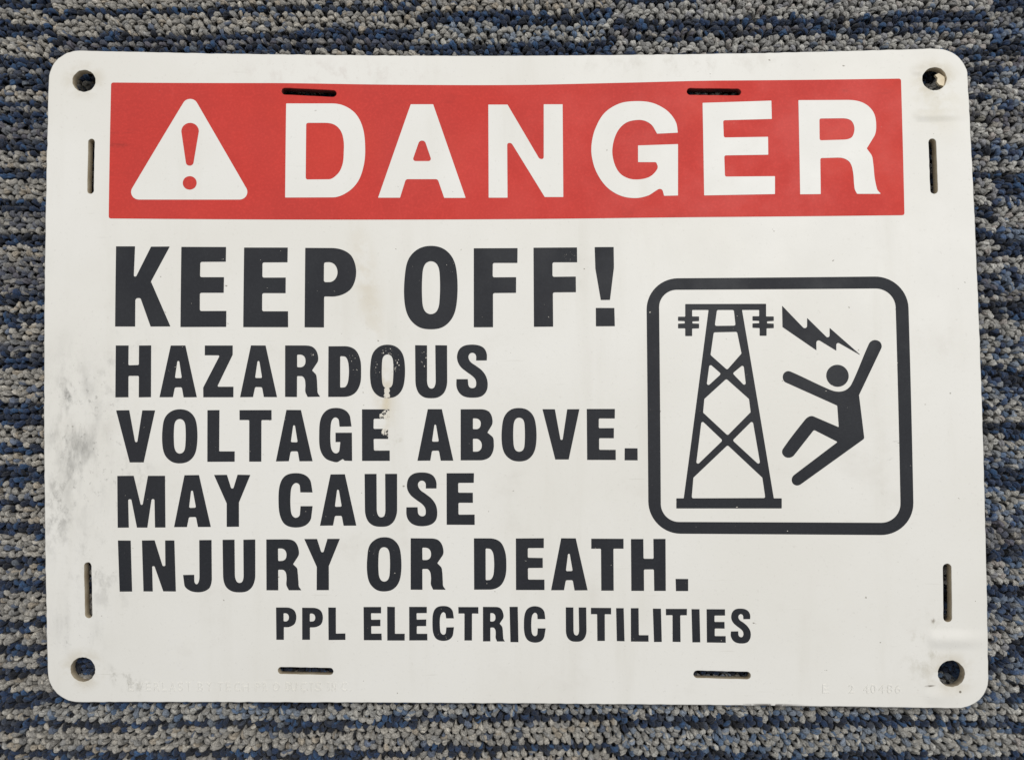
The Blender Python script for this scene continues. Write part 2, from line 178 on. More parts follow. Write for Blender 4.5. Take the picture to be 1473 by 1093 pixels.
def flat_mesh(loops, grid, extra=None):
    """Triangulated sheet with holes (even-odd), with inner points so that it can follow the bend."""
    B = [p for l in loops for p in l]
    xs = [p[0] for p in B]; ys = [p[1] for p in B]
    gx, gy = np.meshgrid(np.arange(math.floor(min(xs)/grid)*grid, max(xs), grid)+grid*.37, np.arange(math.floor(min(ys)/grid)*grid, max(ys), grid)+grid*.41)
    X, Y = gx.ravel(), gy.ravel()
    if extra is not None: X = np.r_[X, extra[0]]; Y = np.r_[Y, extra[1]]
    ok = inside(loops, X, Y); X, Y = X[ok], Y[ok]
    if len(X): ok = ~near(loops, X, Y, grid*.22 if extra is None else .35); X, Y = X[ok], Y[ok]
    verts = [Vector(p) for p in B]+[Vector((a, b)) for a, b in zip(X, Y)]
    edges = []; o = 0
    for l in loops:
        edges += [(o+k, o+(k+1) % len(l)) for k in range(len(l))]; o += len(l)
    v, e, f, *_ = delaunay_2d_cdt(verts, edges, [], 0, 1e-5)
    V = np.array([(p.x, p.y) for p in v]); T = np.array([t for t in f if len(t) == 3])
    C = V[T].mean(1); T = T[inside(loops, C[:, 0], C[:, 1])]
    a = V[T[:, 1]]-V[T[:, 0]]; b = V[T[:, 2]]-V[T[:, 0]]
    ar = a[:, 0]*b[:, 1]-a[:, 1]*b[:, 0]
    T[ar < 0] = T[ar < 0][:, ::-1]
    return V, T

ROOT_Z = PILE_TOP-0.8                       # the sign's underside touches the pile here
def face_normals(V2):
    e = .2; u, v = V2[:, 0], V2[:, 1]
    n = np.c_[-(z_face(u+e, v)-z_face(u-e, v))/(2*e), -(z_face(u, v+e)-z_face(u, v-e))/(2*e), np.ones(len(u))]
    return n/np.linalg.norm(n, axis=1, keepdims=True)
def to_obj(name, V, F, mats, parent=None, fm=None, smooth=True, normals=None):
    me = bpy.data.meshes.new(name)
    me.from_pydata([tuple(x) for x in V], [], [tuple(x) for x in F])
    for m in mats: me.materials.append(m)
    if fm is not None: me.polygons.foreach_set('material_index', np.array(fm, dtype=np.int32))
    me.polygons.foreach_set('use_smooth', np.full(len(me.polygons), smooth))
    me.update()
    if normals is not None: me.normals_split_custom_set_from_vertices([tuple(x) for x in normals])
    o = bpy.data.objects.new(name, me); col.objects.link(o); o.parent = parent
    return o
def lift(V2, dz):
    z = z_face(V2[:, 0], V2[:, 1])+SIGN_Z-ROOT_Z+dz
    return np.c_[V2, z]*MM
def printed(name, loops, mat, parent, dz=0.06, grid=4.0):
    V, T = flat_mesh(loops, grid)
    return to_obj(name, lift(V, dz), T, [mat], parent, None, True, face_normals(V))

# ------------------------------------------------------------------ materials
class Nodes:
    def __init__(self, name):
        self.m = bpy.data.materials.new(name); self.m.use_nodes = True
        self.t = self.m.node_tree; self.b = self.t.nodes['Principled BSDF']
        self.co = self.t.nodes.new('ShaderNodeTexCoord').outputs['Object']
    def new(self, kind, **kw):
        n = self.t.nodes.new(kind)
        for k, v in kw.items(): setattr(n, k, v)
        return n
    def link(self, a, b): self.t.links.new(a, b)
    def put(self, sock, v):
        if hasattr(v, 'is_linked') or isinstance(v, bpy.types.NodeSocket): self.link(v, sock)
        else: sock.default_value = v
    def math(self, op, a, b=0.0, clamp=False):
        n = self.new('ShaderNodeMath', operation=op); n.use_clamp = clamp
        self.put(n.inputs[0], a); self.put(n.inputs[1], b); return n.outputs[0]
    def noise(self, scale, detail=4, rough=.55, stretch=None, shift=(0, 0, 0), rot=0.0):
        n = self.new('ShaderNodeTexNoise'); n.inputs['Scale'].default_value = scale
        n.inputs['Detail'].default_value = detail; n.inputs['Roughness'].default_value = rough
        mp = self.new('ShaderNodeMapping'); mp.inputs['Location'].default_value = shift
        mp.inputs['Rotation'].default_value = (0, 0, rot)
        mp.inputs['Scale'].default_value = stretch or (1, 1, 1)
        self.link(self.co, mp.inputs[0]); self.link(mp.outputs[0], n.inputs['Vector']); return n.outputs['Fac']
    def ramp(self, f, lo, hi, a=0.0, b=1.0):
        n = self.new('ShaderNodeMapRange', interpolation_type='SMOOTHSTEP')
        self.put(n.inputs['Value'], f); n.inputs['From Min'].default_value = lo; n.inputs['From Max'].default_value = hi
        n.inputs['To Min'].default_value = a; n.inputs['To Max'].default_value = b; return n.outputs['Result']
    def spot(self, cx, cy, rx, ry, ang=0.0, soft=0.0):
        """1 at the centre of an ellipse on the sign (mm), 0 outside."""
        mp = self.new('ShaderNodeMapping', vector_type='TEXTURE')
        mp.inputs['Location'].default_value = (cx*MM, cy*MM, 0); mp.inputs['Rotation'].default_value = (0, 0, ang)
        mp.inputs['Scale'].default_value = (rx*MM, ry*MM, 1)
        self.link(self.co, mp.inputs[0])
        s = self.new('ShaderNodeVectorMath', operation='MULTIPLY'); s.inputs[1].default_value = (1, 1, 0)
        self.link(mp.outputs[0], s.inputs[0])
        l = self.new('ShaderNodeVectorMath', operation='LENGTH'); self.link(s.outputs[0], l.inputs[0])
        return self.ramp(l.outputs['Value'], soft, 1.0, 1.0, 0.0)
    def mix(self, f, a, b):
        n = self.new('ShaderNodeMix', data_type='RGBA')
        self.put(n.inputs[0], f)
        for s, v in ((n.inputs[6], a), (n.inputs[7], b)):
            if isinstance(v, tuple): s.default_value = (*v, 1)
            else: self.link(v, s)
        return n.outputs[2]
    def bump(self, h, strength, dist):
        n = self.new('ShaderNodeBump'); n.inputs['Strength'].default_value = strength; n.inputs['Distance'].default_value = dist
        self.link(h, n.inputs['Height']); self.link(n.outputs[0], self.b.inputs['Normal'])

WHITE = (0.765, 0.752, 0.717)
def plastic(name, base, wear=1.0):
    N = Nodes(name)
    c = N.mix(N.ramp(N.noise(14, 5), .35, .7), base, tuple(x*y for x, y in zip(base, (.955, .95, .935))))
    c = N.mix(N.math('MULTIPLY', N.ramp(N.noise(60, 6, .6, (1, .12, 1)), .52, .8), .30), c, (.60, .575, .51))       # faint run marks
    def stain(mask, n, colour, k): return N.mix(N.math('MULTIPLY', N.math('MULTIPLY', mask, n), k), c, colour)
    G = (.27, .265, .25); Y = (.55, .47, .33)
    # grey scuffs by the left edge
    sc = N.ramp(N.noise(85, 8, .68, (1.5, .55, 1)), .42, .70)
    sc2 = N.ramp(N.noise(170, 8, .7, (1.2, .8, 1), (.3, .1, 0), .5), .46, .70)
    c = stain(N.spot(-166, -24, 17, 46, .10), sc, G, .85*wear)
    c = stain(N.spot(-172, -48, 9, 26, -.2), sc2, G, 1.0*wear)
    c = stain(N.spot(-150, 0, 17, 26, -.4), sc2, G, .38*wear)
    c = stain(N.spot(-145, -38, 12, 10), sc2, G, .55*wear)
    c = stain(N.spot(-160, -75, 16, 28, .7), sc2, G, .45*wear)
    c = stain(N.spot(-166, -98, 14, 20, .7), sc, G, .32*wear)
    fine = N.ramp(N.noise(520, 5, .7, (1, .7, 1), (.15, .2, 0)), .58, .70)
    c = stain(N.spot(-160, -25, 26, 55, .1), fine, (.20, .195, .185), .55*wear)
    c = stain(N.spot(-168, -8, 5, 14, .1), sc2, (.22, .22, .21), .9*wear)
    c = stain(N.spot(-168, -98, 16, 26), fine, (.24, .23, .22), .35*wear)
    c = stain(N.spot(-149, -116, 9, 6, -.5), sc2, (.25, .24, .20), 1.0*wear)
    c = stain(N.spot(-141, -120, 4, 6), sc2, (.25, .24, .20), .9*wear)
    # old glue around the middle
    gl = N.ramp(N.noise(140, 6, .6), .35, .62)
    c = stain(N.spot(-55, 34, 8, 36, .18), gl, Y, .36*wear)
    c = stain(N.spot(-48, -8, 7, 20, .05), gl, Y, .45*wear)
    c = stain(N.spot(-47.5, -10, 2.5, 18), gl, (.62, .53, .36), .5*wear)
    c = stain(N.spot(-43, -30, 22, 16), N.ramp(N.noise(200, 6, .7), .55, .75), (.45, .42, .34), .4*wear)
    # grime at the right-hand corners
    c = stain(N.spot(155, -104, 13, 20), sc2, (.40, .37, .29), .55*wear)
    c = stain(N.spot(166, 106, 16, 22), gl, (.60, .55, .42), .38*wear)
    c = stain(N.spot(146, -30, 14, 14, .6), N.ramp(N.noise(260, 8, .75, (1, 2.2, 1), (.2, .5, 0), .7), .58, .72), G, .55*wear)
    c = stain(N.spot(70, 122, 70, 8), sc2, (.42, .38, .33), .30*wear)
    c = stain(N.spot(-70, 118, 60, 9), sc2, (.45, .36, .33), .30*wear)
    c = stain(N.spot(98, -125.4, 17, .75), N.ramp(N.noise(260, 6, .7), .42, .5), (.06, .05, .045), .95*wear)
    c = stain(N.spot(156.5, -117.6, 2.6, .55, .1), N.ramp(N.noise(700, 4), .3, .5), (.10, .08, .06), .95*wear)
    c = stain(N.spot(167.4, -119.6, .6, .6, 0, .5), N.ramp(N.noise(50, 1), .0, .1), (.06, .05, .04), .9*wear)
    c = stain(N.spot(158, -93.5, 1.1, 1.4), N.ramp(N.noise(900, 4), .35, .5), (.25, .22, .18), .9*wear)
    for (sx, sy, rt) in ((.10, 1.9, .35), (.10, 1.9, -1.1)):
        c = N.mix(N.math('MULTIPLY', N.ramp(N.noise(330, 4, .6, (sx, sy, 1), (rt, .3, 0), rt), .70, .76), .28*wear), c, (.50, .48, .43))
    c = N.mix(N.math('MULTIPLY', N.ramp(N.noise(34, 7, .65, None, (.9, .1, 0)), .55, .78), .30*wear), c, (.58, .55, .50))
    for (hx, hy, hr) in HOLES: c = stain(N.spot(hx, hy, hr*2.3, hr*2.1, 0, .40), gl, (.50, .44, .33), .45*wear)
    # specks
    c = N.mix(N.math('MULTIPLY', N.ramp(N.noise(430, 2, .5, None, (.7, .3, 0)), .755, .80), .75*wear), c, (.20, .18, .15))
    c = N.mix(N.math('MULTIPLY', N.ramp(N.noise(900, 3, .6), .60, .78), .22), c, (.42, .40, .36))
    N.link(c, N.b.inputs['Base Color'])
    N.put(N.b.inputs['Roughness'], N.ramp(N.noise(50, 5), .3, .7, .46, .6))
    N.b.inputs['Specular IOR Level'].default_value = .28
    N.bump(N.noise(700, 4), .18, .0002)
    return N.m
def ink(name, base, second, chips, amount):
    N = Nodes(name)
    c = N.mix(N.ramp(N.noise(30, 6, .6), .35, .7), base, second)
    c = N.mix(N.math('MULTIPLY', N.ramp(N.noise(1100, 3, .65), .42, .75), .16), c, tuple(min(1, x*1.9+.02) for x in base))
    c = N.mix(N.math('MULTIPLY', N.ramp(N.noise(120, 8, .75, (1, .25, 1), (.1, .4, 0), .5), .62, .80), .22), c, tuple(min(1, x*1.5+.10) for x in base))
    if base[0] > .3:
        for (x, y, rx, ry, k) in ((140, 110, 22, 5, .75), (-158+8, 88, 12, 18, .5), (100, 105, 16, 4, .5), (-20, 108, 60, 6, .25), (-90, 110, 14, 4, .4), (60, 60, 60, 8, .25)):
            c = N.mix(N.math('MULTIPLY', N.math('MULTIPLY', N.spot(x, y, rx, ry), N.ramp(N.noise(150, 8, .7, (.5, 1.6, 1), (x*.01, 0, 0)), .50, .72)), k), c, (.20, .025, .02))
        c = N.mix(N.math('MULTIPLY', N.ramp(N.noise(210, 6, .7, (.22, 1.6, 1), (.2, .6, 0), .25), .66, .78), .2), c, (.66, .18, .14))
        c = N.mix(N.ramp(N.noise(26, 3, .5, None, (.6, .2, 0)), .5, .75, 0, .35), c, (.60, .052, .03))
    m = N.math('MULTIPLY', N.ramp(N.noise(620, 3, .6, None, (.4, .9, 0)), .725, .775), amount)
    if chips:
        for (x, y, rx, ry, lo, hi, sc) in chips:
            n = N.noise(sc, 6, .66, (1, .8, 1), (x*.01, y*.02, 0))
            k = N.math('ADD', n, N.math('MULTIPLY', N.math('SUBTRACT', N.spot(x, y, rx, ry, 0, .35), 1.0), .8))
            m = N.math('MAXIMUM', m, N.ramp(k, lo, hi))
    c = N.mix(m, c, (.70, .66, .58))
    N.link(c, N.b.inputs['Base Color'])
    N.put(N.b.inputs['Roughness'], N.ramp(N.noise(60, 5), .3, .7, .5, .66))
    N.b.inputs['Specular IOR Level'].default_value = .25
    N.bump(N.noise(900, 4), .15, .0002)
    return N.m
M_PANEL = plastic('off_white_plastic', WHITE)
M_LETTER = plastic('off_white_print', (.775, .767, .738), .5)
M_RED = ink('red_ink', (.54, .036, .026), (.49, .040, .032), None, .10)
M_BLACK = ink('black_ink', (.013, .015, .020), (.018, .019, .024),
    [(-46.8, 7.6, 7.0, 6.0, .60, .64, 1300), (-51, 1.5, 3, 7, .60, .65, 1400), (-43.5, 4, 3.0, 9, .575, .62, 1300), (-47.1, -6.8, 1.9, 4.2, .30, .36, 700), (-47.2, -8.6, 2.6, 2.0, .40, .46, 900),
     (-47.4, -16.4, 5.2, 5.0, .44, .47, 1000), (-46.8, -22.4, 5.0, 4.4, .445, .475, 950), (-33, 6, 3.5, 8, .60, .66, 1200), (-155, 9, 3, 8, .62, .67, 900), (-66, 20.5, 4, 6, .60, .65, 900),
     (-60, 4, 5, 12, .62, .68, 1100), (-136, -23, 6, 10, .66, .72, 800), (-23, 41, 6, 6, .62, .68, 1000), (25, 44, 10, 8, .64, .69, 1000)], .85)
N = Nodes('plastic_core')
c = N.mix(N.ramp(N.noise(160, 5), .35, .7), (.74, .65, .49), (.58, .48, .34))
N.link(c, N.b.inputs['Base Color']); N.b.inputs['Roughness'].default_value = .8
M_CORE = N.m
N = Nodes('red_stained_core')
c = N.mix(N.ramp(N.noise(160, 5), .35, .7), (.30, .06, .05), (.12, .03, .03))
N.link(c, N.b.inputs['Base Color']); N.b.inputs['Roughness'].default_value = .8
M_REDCORE = N.m

def yarn():
    N = Nodes('carpet_yarn')
    a = N.new('ShaderNodeAttribute', attribute_name='yarn')
    fb = N.new('ShaderNodeAttribute', attribute_name='fibre')
    def streak(scale, detail):
        n = N.new('ShaderNodeTexNoise'); n.inputs['Scale'].default_value = scale; n.inputs['Detail'].default_value = detail
        n.inputs['Roughness'].default_value = .65
        N.link(fb.outputs['Vector'], n.inputs['Vector']); return n.outputs['Fac']
    st = streak(2.6, 4)
    n = N.math('ADD', N.math('MULTIPLY', st, .65), N.math('MULTIPLY', N.noise(1500, 4, .7), .35))
    dk = N.new('ShaderNodeMix', data_type='RGBA', blend_type='MULTIPLY'); dk.inputs[0].default_value = 1
    N.link(a.outputs['Color'], dk.inputs[6])
    g = N.new('ShaderNodeCombineColor')
    v = N.ramp(n, .34, .66, .46, 1.66)
    for i in range(3): N.link(v, g.inputs[i])
    N.link(g.outputs[0], dk.inputs[7])
    N.link(dk.outputs[2], N.b.inputs['Base Color'])
    N.b.inputs['Roughness'].default_value = .75
    N.b.inputs['Specular IOR Level'].default_value = .25
    N.b.inputs['Sheen Weight'].default_value = .15
    N.b.inputs['Sheen Roughness'].default_value = .5
    N.bump(n, 1.0, .0008)
    return N.m
M_YARN = yarn()
N = Nodes('carpet_backing')
c = N.mix(N.ramp(N.noise(500, 4), .4, .6), (.02, .022, .03), (.05, .05, .05))
N.link(c, N.b.inputs['Base Color']); N.b.inputs['Roughness'].default_value = .95
M_BACK = N.m

# ------------------------------------------------------------------ carpet: backing sheet and tufted loop pile
EXT_X, EXT_Y = 265.0, 212.0
carpet = to_obj('carpet', np.array([(-EXT_X-2, -EXT_Y-2, 0), (EXT_X+2, -EXT_Y-2, 0), (EXT_X+2, EXT_Y+2, 0), (-EXT_X-2, EXT_Y+2, 0)])*MM, [(0, 1, 2, 3)], [M_BACK])
carpet['kind'] = 'structure'
carpet['label'] = 'grey beige and navy striped loop pile carpet under the sign'

# stripes of the four tufting columns, from the far edge down: (end in picture rows, yarn)
def stripes(text):
    o = []
    for w in text.split(): o.append((float(w[:-1]), w[-1]))
    return o
COLS = [
 (-1e9, stripes('6n 26b 43n 77b 96n 104g 124n 142b 151n 163g 179n 204s 222n 247b 261n 294b 311n 331g 344b 360n 377b 430s 446n 462b 478n 500b 520g 540n 590b 622n 650b 663n 679b 709n 728b 742n 762b 776n 810b 824n 846b 862n 898b 915n 935b 949n 968b 980n 1000b 1024n 1043b 1054n 1082b 1094n 1110b 1122n 1150b')),
 (-185.5, stripes('-30n 6b 17n 45b 58n 66s 78n 95b 110n 140b 152n 180b 196n 222b 240n 270b 284n 310s 325n 350b 365n 400b 414n 440b 455n 480s 492n 525b 540n 566b 580n 610b 624n 650b 664n 690b 705n 730b 742n 770b 785n 810b 824n 846b 862n 898b 915n 935b 945n 951b 976n 1000b 1020n 1040m 1053n 1084b 1096n 1120b 1132n 1160b')),
 (-36.5, stripes('-20n 15b 33n 62m 84n 110b 125n 150b 170n 200b 300n 330b 500n 540b 800n 830b 980n 1000b 1015n 1031m 1043n 1072b 1086n 1110b 1124n 1150b')),
 (41.3, stripes('3n 32b 46n 52s 60n 82b 96n 104b 124n 147b 156n 174b 190k 222b 238n 257b 273n 309b 330n 347b 360n 380b 392n 408b 417n 433s 443n 454b 464n 493b 502n 541m 560n 586c 600m 609n 622b 640n 668b 690c 700n 724c 741m 762c 800s 820n 851b 869n 895c 910b 920c 947b 976n 997m 1015c 1037m 1051n 1086m 1100n 1125b 1138n 1165b')),
 (192.3, stripes('20n 40g 60c 85n 100s 125c 150b 165c 190s 215b 240c 262b 290n 310c 340b 360c 380n 400b 430c 450s 470n 500b 520c 545m 575n 600c 622m 645n 670m 690c 720n 745m 770c 800s 820n 850m 870n 900c 925m 950n 975c 1000b 1020n 1045m 1060n 1085b 1100n 1130b')),
]
for i in (3, 4): COLS[i] = (COLS[i][0], [(e, 'q' if c == 'b' else c) for e, c in COLS[i][1]])
PAL = {
 'q': [((.37, .36, .335), 5), ((.29, .285, .275), 5), ((.46, .45, .425), 2.4), ((.25, .25, .265), 2), ((.34, .31, .29), 1.2), ((.12, .15, .20), .8)],
 'b': [((.375, .355, .32), 5), ((.30, .285, .26), 5), ((.45, .42, .37), 2.2), ((.27, .265, .255), 2), ((.36, .315, .255), 1.5), ((.12, .145, .20), 1.2)],
 'm': [((.36, .345, .315), 5), ((.29, .285, .27), 5), ((.44, .43, .40), 2), ((.20, .235, .29), 3.5), ((.10, .15, .235), 2.4)],
 'n': [((.012, .021, .046), 6), ((.016, .036, .088), 5), ((.028, .070, .155), 2.8), ((.045, .055, .080), 1.5), ((.008, .011, .020), 3), ((.13, .15, .18), .35)],
 's': [((.17, .175, .19), 5), ((.23, .22, .21), 4), ((.075, .085, .12), 4), ((.12, .115, .14), 3), ((.30, .28, .25), 1.5)],
 'g': [((.20, .20, .20), 4), ((.12, .125, .15), 3), ((.28, .265, .24), 3), ((.05, .06, .09), 1.5)],
 'c': [((.065, .11, .21), 4), ((.14, .18, .25), 4), ((.25, .265, .285), 3.4), ((.034, .052, .105), 3.2), ((.37, .36, .34), 1.4)],
 'k': [((.11, .105, .10), 4), ((.20, .19, .165), 3), ((.05, .05, .06), 2)],
}
rng = np.random.default_rng(11)
def yarn_of(x, y):
    k = max(i for i, (a, _) in enumerate(COLS) if x > a)
    row = (150.3-y)/0.2734
    w = max(0.0, 1-row/1093)
    px = (x+201.5)/0.2734
    if k == 1: row += w*.012*(px-58)
    if k == 3: row += w*.026*(px-880)*max(0, 1-row/112)
    row += 1.6*math.sin(x*.09+y*.013+k)+rng.normal(0, .9)
    for e, ch in COLS[k][1]:
        if row < e: return ch
    return 'n' if (row % 27) < 11 else 'b'
PALN = {k: (np.array([c for c, _ in v]), np.array([w for _, w in v])/sum(w for _, w in v)) for k, v in PAL.items()}

PX, PY = 3.0, 2.25
hole_pts = [(h[0], h[1], 12) for h in HOLES]+[((s[0][0]+s[1][0])/2, (s[0][1]+s[1][1])/2, 17) for s in SLOTS]
loops_near, loops_far = [], []
iy = 0
for y in np.arange(-EXT_Y, EXT_Y, PY):
    iy += 1
    for x in np.arange(-EXT_X, EXT_X, PX):
        X = x+(iy % 2)*PX*.5+rng.normal(0, .34); Y = y+rng.normal(0, .15)+.35*math.sin(x*.05)
        if abs(X) < 160 and abs(Y) < 108 and not any((X-a)**2+(Y-b)**2 < r*r for a, b, r in hole_pts): continue
        (loops_near if abs(X) < 211 and abs(Y) < 156 else loops_far).append((X, Y))
def pile(loops, seg, sides, plies, rad, off):
    n = len(loops); A = np.array(loops)
    code = [yarn_of(x, y) for x, y in loops]
    ang = np.where(rng.random(n) < .55, rng.normal(.5, .4, n), rng.normal(-.55, .4, n))
    L = rng.normal(3.4, .4, n); H = rng.normal(PILE_TOP-1.3, .36, n); tw0 = rng.random(n)*6.28; hand = 1.0
    lean = rng.normal(0, .3, (n, 2))
    s = np.linspace(0, 1, seg+1)
    th = np.arange(sides)/sides*2*np.pi
    verts, cols, faces, fibs = [], [], [], []; ident = rng.random(n)*97; first = None
    q = (np.arange(seg)[:, None]*sides+np.arange(sides)[None]).ravel(); q2 = (np.arange(seg)[:, None]*sides+(np.arange(sides)[None]+1) % sides).ravel()
    F0 = np.stack([q, q2, q2+sides, q+sides], 1)
    for ply in range(plies):
        pick = np.zeros((n, 3))
        for k, (C, W) in PALN.items():
            idx = [i for i in range(n) if code[i] == k]
            if idx: pick[idx] = C[rng.choice(len(C), len(idx), p=W)]
        if first is None: first = pick.copy()
        else:
            same = rng.random(n) < .6; pick[same] = first[same]
        pick = pick*rng.normal(1, .13, (n, 1)).clip(.6, 1.5)
        tw = tw0[:, None]+2*np.pi/plies*ply+s[None]*rng.normal(5.6, .8, n)[:, None]
        a = (s[None]-.5)*L[:, None]*(.72+.28*np.sin(np.pi*s))[None]
        h = H[:, None]*np.sin(np.pi*s)[None]**.55
        b = off*np.cos(tw); h = h+off*np.sin(tw)*.8
        ca, sa = np.cos(ang)[:, None], np.sin(ang)[:, None]
        cx = A[:, :1]+a*ca-b*sa+lean[:, :1]*h*.4; cy = A[:, 1:]+a*sa+b*ca+lean[:, 1:]*h*.4
        Cn = np.stack([cx, cy, h], -1)                       # n, seg+1, 3
        T = np.gradient(Cn, axis=1); T /= np.linalg.norm(T, axis=-1, keepdims=True)+1e-9
        U = np.stack([-sa+0*cx, ca+0*cx, 0*cx], -1)
        U = U-T*np.sum(U*T, -1, keepdims=True); U /= np.linalg.norm(U, axis=-1, keepdims=True)+1e-9
        Wv = np.cross(T, U)
        R = (rad+.08*rng.normal(0, 1, (n, 1)))*(.78+.22*np.sin(np.pi*s))[None]*(1+.10*rng.normal(0, 1, (n, seg+1)))
        ring = Cn[:, :, None]+R[:, :, None, None]*(1+.08*rng.normal(0, 1, (n, seg+1, sides, 1)))*(np.cos(th)[None, None, :, None]*U[:, :, None]+np.sin(th)[None, None, :, None]*Wv[:, :, None])
        m = (seg+1)*sides; base = ply*n*m
        verts.append(ring.reshape(-1, 3)); cols.append(np.repeat(pick, m, 0))
        fb = np.empty((n, seg+1, sides, 3)); tt = th[None, None]+.9*s[None, :, None]*5+0*ident[:, None, None]
        fb[..., 0] = np.cos(tt)*1.3+(ident[:, None, None]+ply*13); fb[..., 1] = np.sin(tt)*1.3; fb[..., 2] = s[None, :, None]*.9
        fibs.append(fb.reshape(-1, 3))
        faces.append((F0[None]+(np.arange(n)*m)[:, None, None]+base).reshape(-1, 4))
    return np.concatenate(verts), np.concatenate(cols), np.concatenate(faces), np.concatenate(fibs)
def fuzz(data, per_loop):
    """Stray fibres standing off the yarn: thin bent ribbons in the yarn's colour."""
    V, Cc, Fc, Fb = data
    top = np.where(V[:, 2] > PILE_TOP-2.3)[0]
    idx = rng.choice(top, len(loops_near)*per_loop)
    n = len(idx); P = V[idx]
    a = rng.random(n)*6.28; d = np.stack([np.cos(a), np.sin(a), rng.normal(.25, .35, n)], -1)
    a2 = a+rng.normal(0, .9, n); d2 = np.stack([np.cos(a2), np.sin(a2), rng.normal(-.1, .4, n)], -1)
    L = rng.uniform(.35, .95, n)[:, None]; w = rng.uniform(.018, .04, n)[:, None]
    sd = np.stack([-np.sin(a), np.cos(a), 0*a], -1)*w
    Q = P-d*.2; M1 = P+d*L*.5; E1 = M1+d2*L*.6
    W = np.stack([Q-sd, Q+sd, M1+sd, M1-sd, E1+sd*.4, E1-sd*.4], 1).reshape(-1, 3)
    f = np.array([[0, 1, 2, 3], [3, 2, 4, 5]])
    F = (f[None]+(np.arange(n)*6)[:, None, None]).reshape(-1, 4)
    C6 = np.repeat(Cc[idx]*1.15, 6, 0)
    return W, C6, F, np.repeat(Fb[idx], 6, 0)
def pile_object(name, data, parent):
    V, Cc, Fc, Fb = data
    me = bpy.data.meshes.new(name)
    me.vertices.add(len(V)); me.vertices.foreach_set('co', (V*MM).ravel())
    me.loops.add(len(Fc)*4); me.loops.foreach_set('vertex_index', Fc.ravel().astype(np.int32))
    me.polygons.add(len(Fc)); me.polygons.foreach_set('loop_start', (np.arange(len(Fc))*4).astype(np.int32))
    me.polygons.foreach_set('use_smooth', np.ones(len(Fc), bool))
    at = me.attributes.new('yarn', 'FLOAT_COLOR', 'POINT')
    at.data.foreach_set('color', np.c_[Cc, np.ones(len(Cc))].ravel().astype(np.float32))
    af = me.attributes.new('fibre', 'FLOAT_VECTOR', 'POINT'); af.data.foreach_set('vector', Fb.ravel().astype(np.float32))
    me.update(calc_edges=True); me.materials.append(M_YARN)
    o = bpy.data.objects.new(name, me); col.objects.link(o); o.parent = parent
    o['kind'] = 'stuff'
    return o
near_pile = pile(loops_near, 6, 5, 3, .64, .62)
pile_object('loop_pile', near_pile, carpet)
pile_object('loop_fuzz', fuzz(near_pile, 8), carpet)
pile_object('loop_pile', pile(loops_far, 4, 3, 2, .93, .60), carpet)

# ------------------------------------------------------------------ the sign
sign = bpy.data.objects.new('danger_sign', None); col.objects.link(sign)
sign.location = (0, 0, ROOT_Z*MM)
sign['label'] = 'worn off white plastic danger sign lying on striped carpet, warning of hazardous voltage'
sign['category'] = 'sign'

w, h, r = SIGN_W/2, SIGN_H/2, CORNER
rs = random.Random(4)
outline = path([(-w, h, r), (w, h, r), (w, -h, r), (-w, -h, r)], .6)
outline = dense(outline, 2.0)
outline = [(x+rs.gauss(0, .05), y+rs.gauss(0, .05)) for x, y in outline]
def signed_area(l): return sum(a[0]*b[1]-a[1]*b[0] for a, b in zip(l, l[1:]+l[:1]))/2
def offset(l, d):
    """Offset a loop so that positive d grows the material's hole-free side outward."""
    sgn = 1 if signed_area(l) > 0 else -1; o = []; n = len(l)
    for i in range(n):
        a, b = l[i-1], l[(i+1) % n]
        tx, ty = b[0]-a[0], b[1]-a[1]; L = math.hypot(tx, ty) or 1
        o.append((l[i][0]+sgn*d*ty/L, l[i][1]-sgn*d*tx/L))
    return o
hole_loops = []
for k, (x, y, rad) in enumerate(HOLES):
    c = circle(x, y, rad, 44)
    hole_loops.append([(a+rs.gauss(0, .05), b+rs.gauss(0, .05)) for a, b in c])
for (p, q, wd) in SLOTS:
    d = Vector(q)-Vector(p); d.normalize()
    p2 = Vector(p)+d*wd/2; q2 = Vector(q)-d*wd/2
    hole_loops.append([(a+rs.gauss(0, .03), b+rs.gauss(0, .03)) for a, b in dense(capsule(p2, q2, wd/2, wd/2, 8), 2.0)])

BEV, HBEV = .35, .14
top_loops = [offset(outline, -BEV)]+[offset(l, HBEV) for l in hole_loops]
fx, fy = [], []
for (v0, half, u0, hh) in RIBS:
    a, b = np.meshgrid(np.arange(u0-1, w, 1.3), np.arange(v0-half-.5, v0+half+.5, .55)); fx.append(a.ravel()); fy.append(b.ravel())
ex = (np.concatenate(fx), np.concatenate(fy))
Vt, Tt = flat_mesh(top_loops, 2.5, ex)
verts = list(lift(Vt, 0)); faces = [tuple(t) for t in Tt]; fm = [0]*len(faces)
n0 = len(verts)
verts += list(lift(Vt, -SIGN_T)); faces += [tuple(n0+i for i in t[::-1]) for t in Tt]; fm += [0]*len(Tt)
def skirt(loops_z, mat, flip):
    global verts
    n = len(loops_z[0][0]); base = len(verts)
    for l, dz in loops_z: verts += list(lift(np.array(l), dz))
    for k in range(len(loops_z)-1):
        for i in range(n):
            a, b = base+k*n+i, base+k*n+(i+1) % n
            f = (a, b, b+n, a+n)
            faces.append(f[::-1] if flip else f); fm.append(mat)
def side(l, inset, mat, ring=0):
    flip = (signed_area(l) > 0) == (inset > 0)
    skirt([(offset(l, -inset), 0), (offset(l, -inset*.3), -abs(inset)*.3), (l, -abs(inset))], ring, flip)
    skirt([(l, -abs(inset)), (l, -SIGN_T+abs(inset)), (offset(l, -inset), -SIGN_T)], mat, flip)
side(outline, BEV, 0)
for k, l in enumerate(hole_loops): side(l, -HBEV, 3 if k in (6, 7) else 1, 2 if k in (6, 7) else 0)
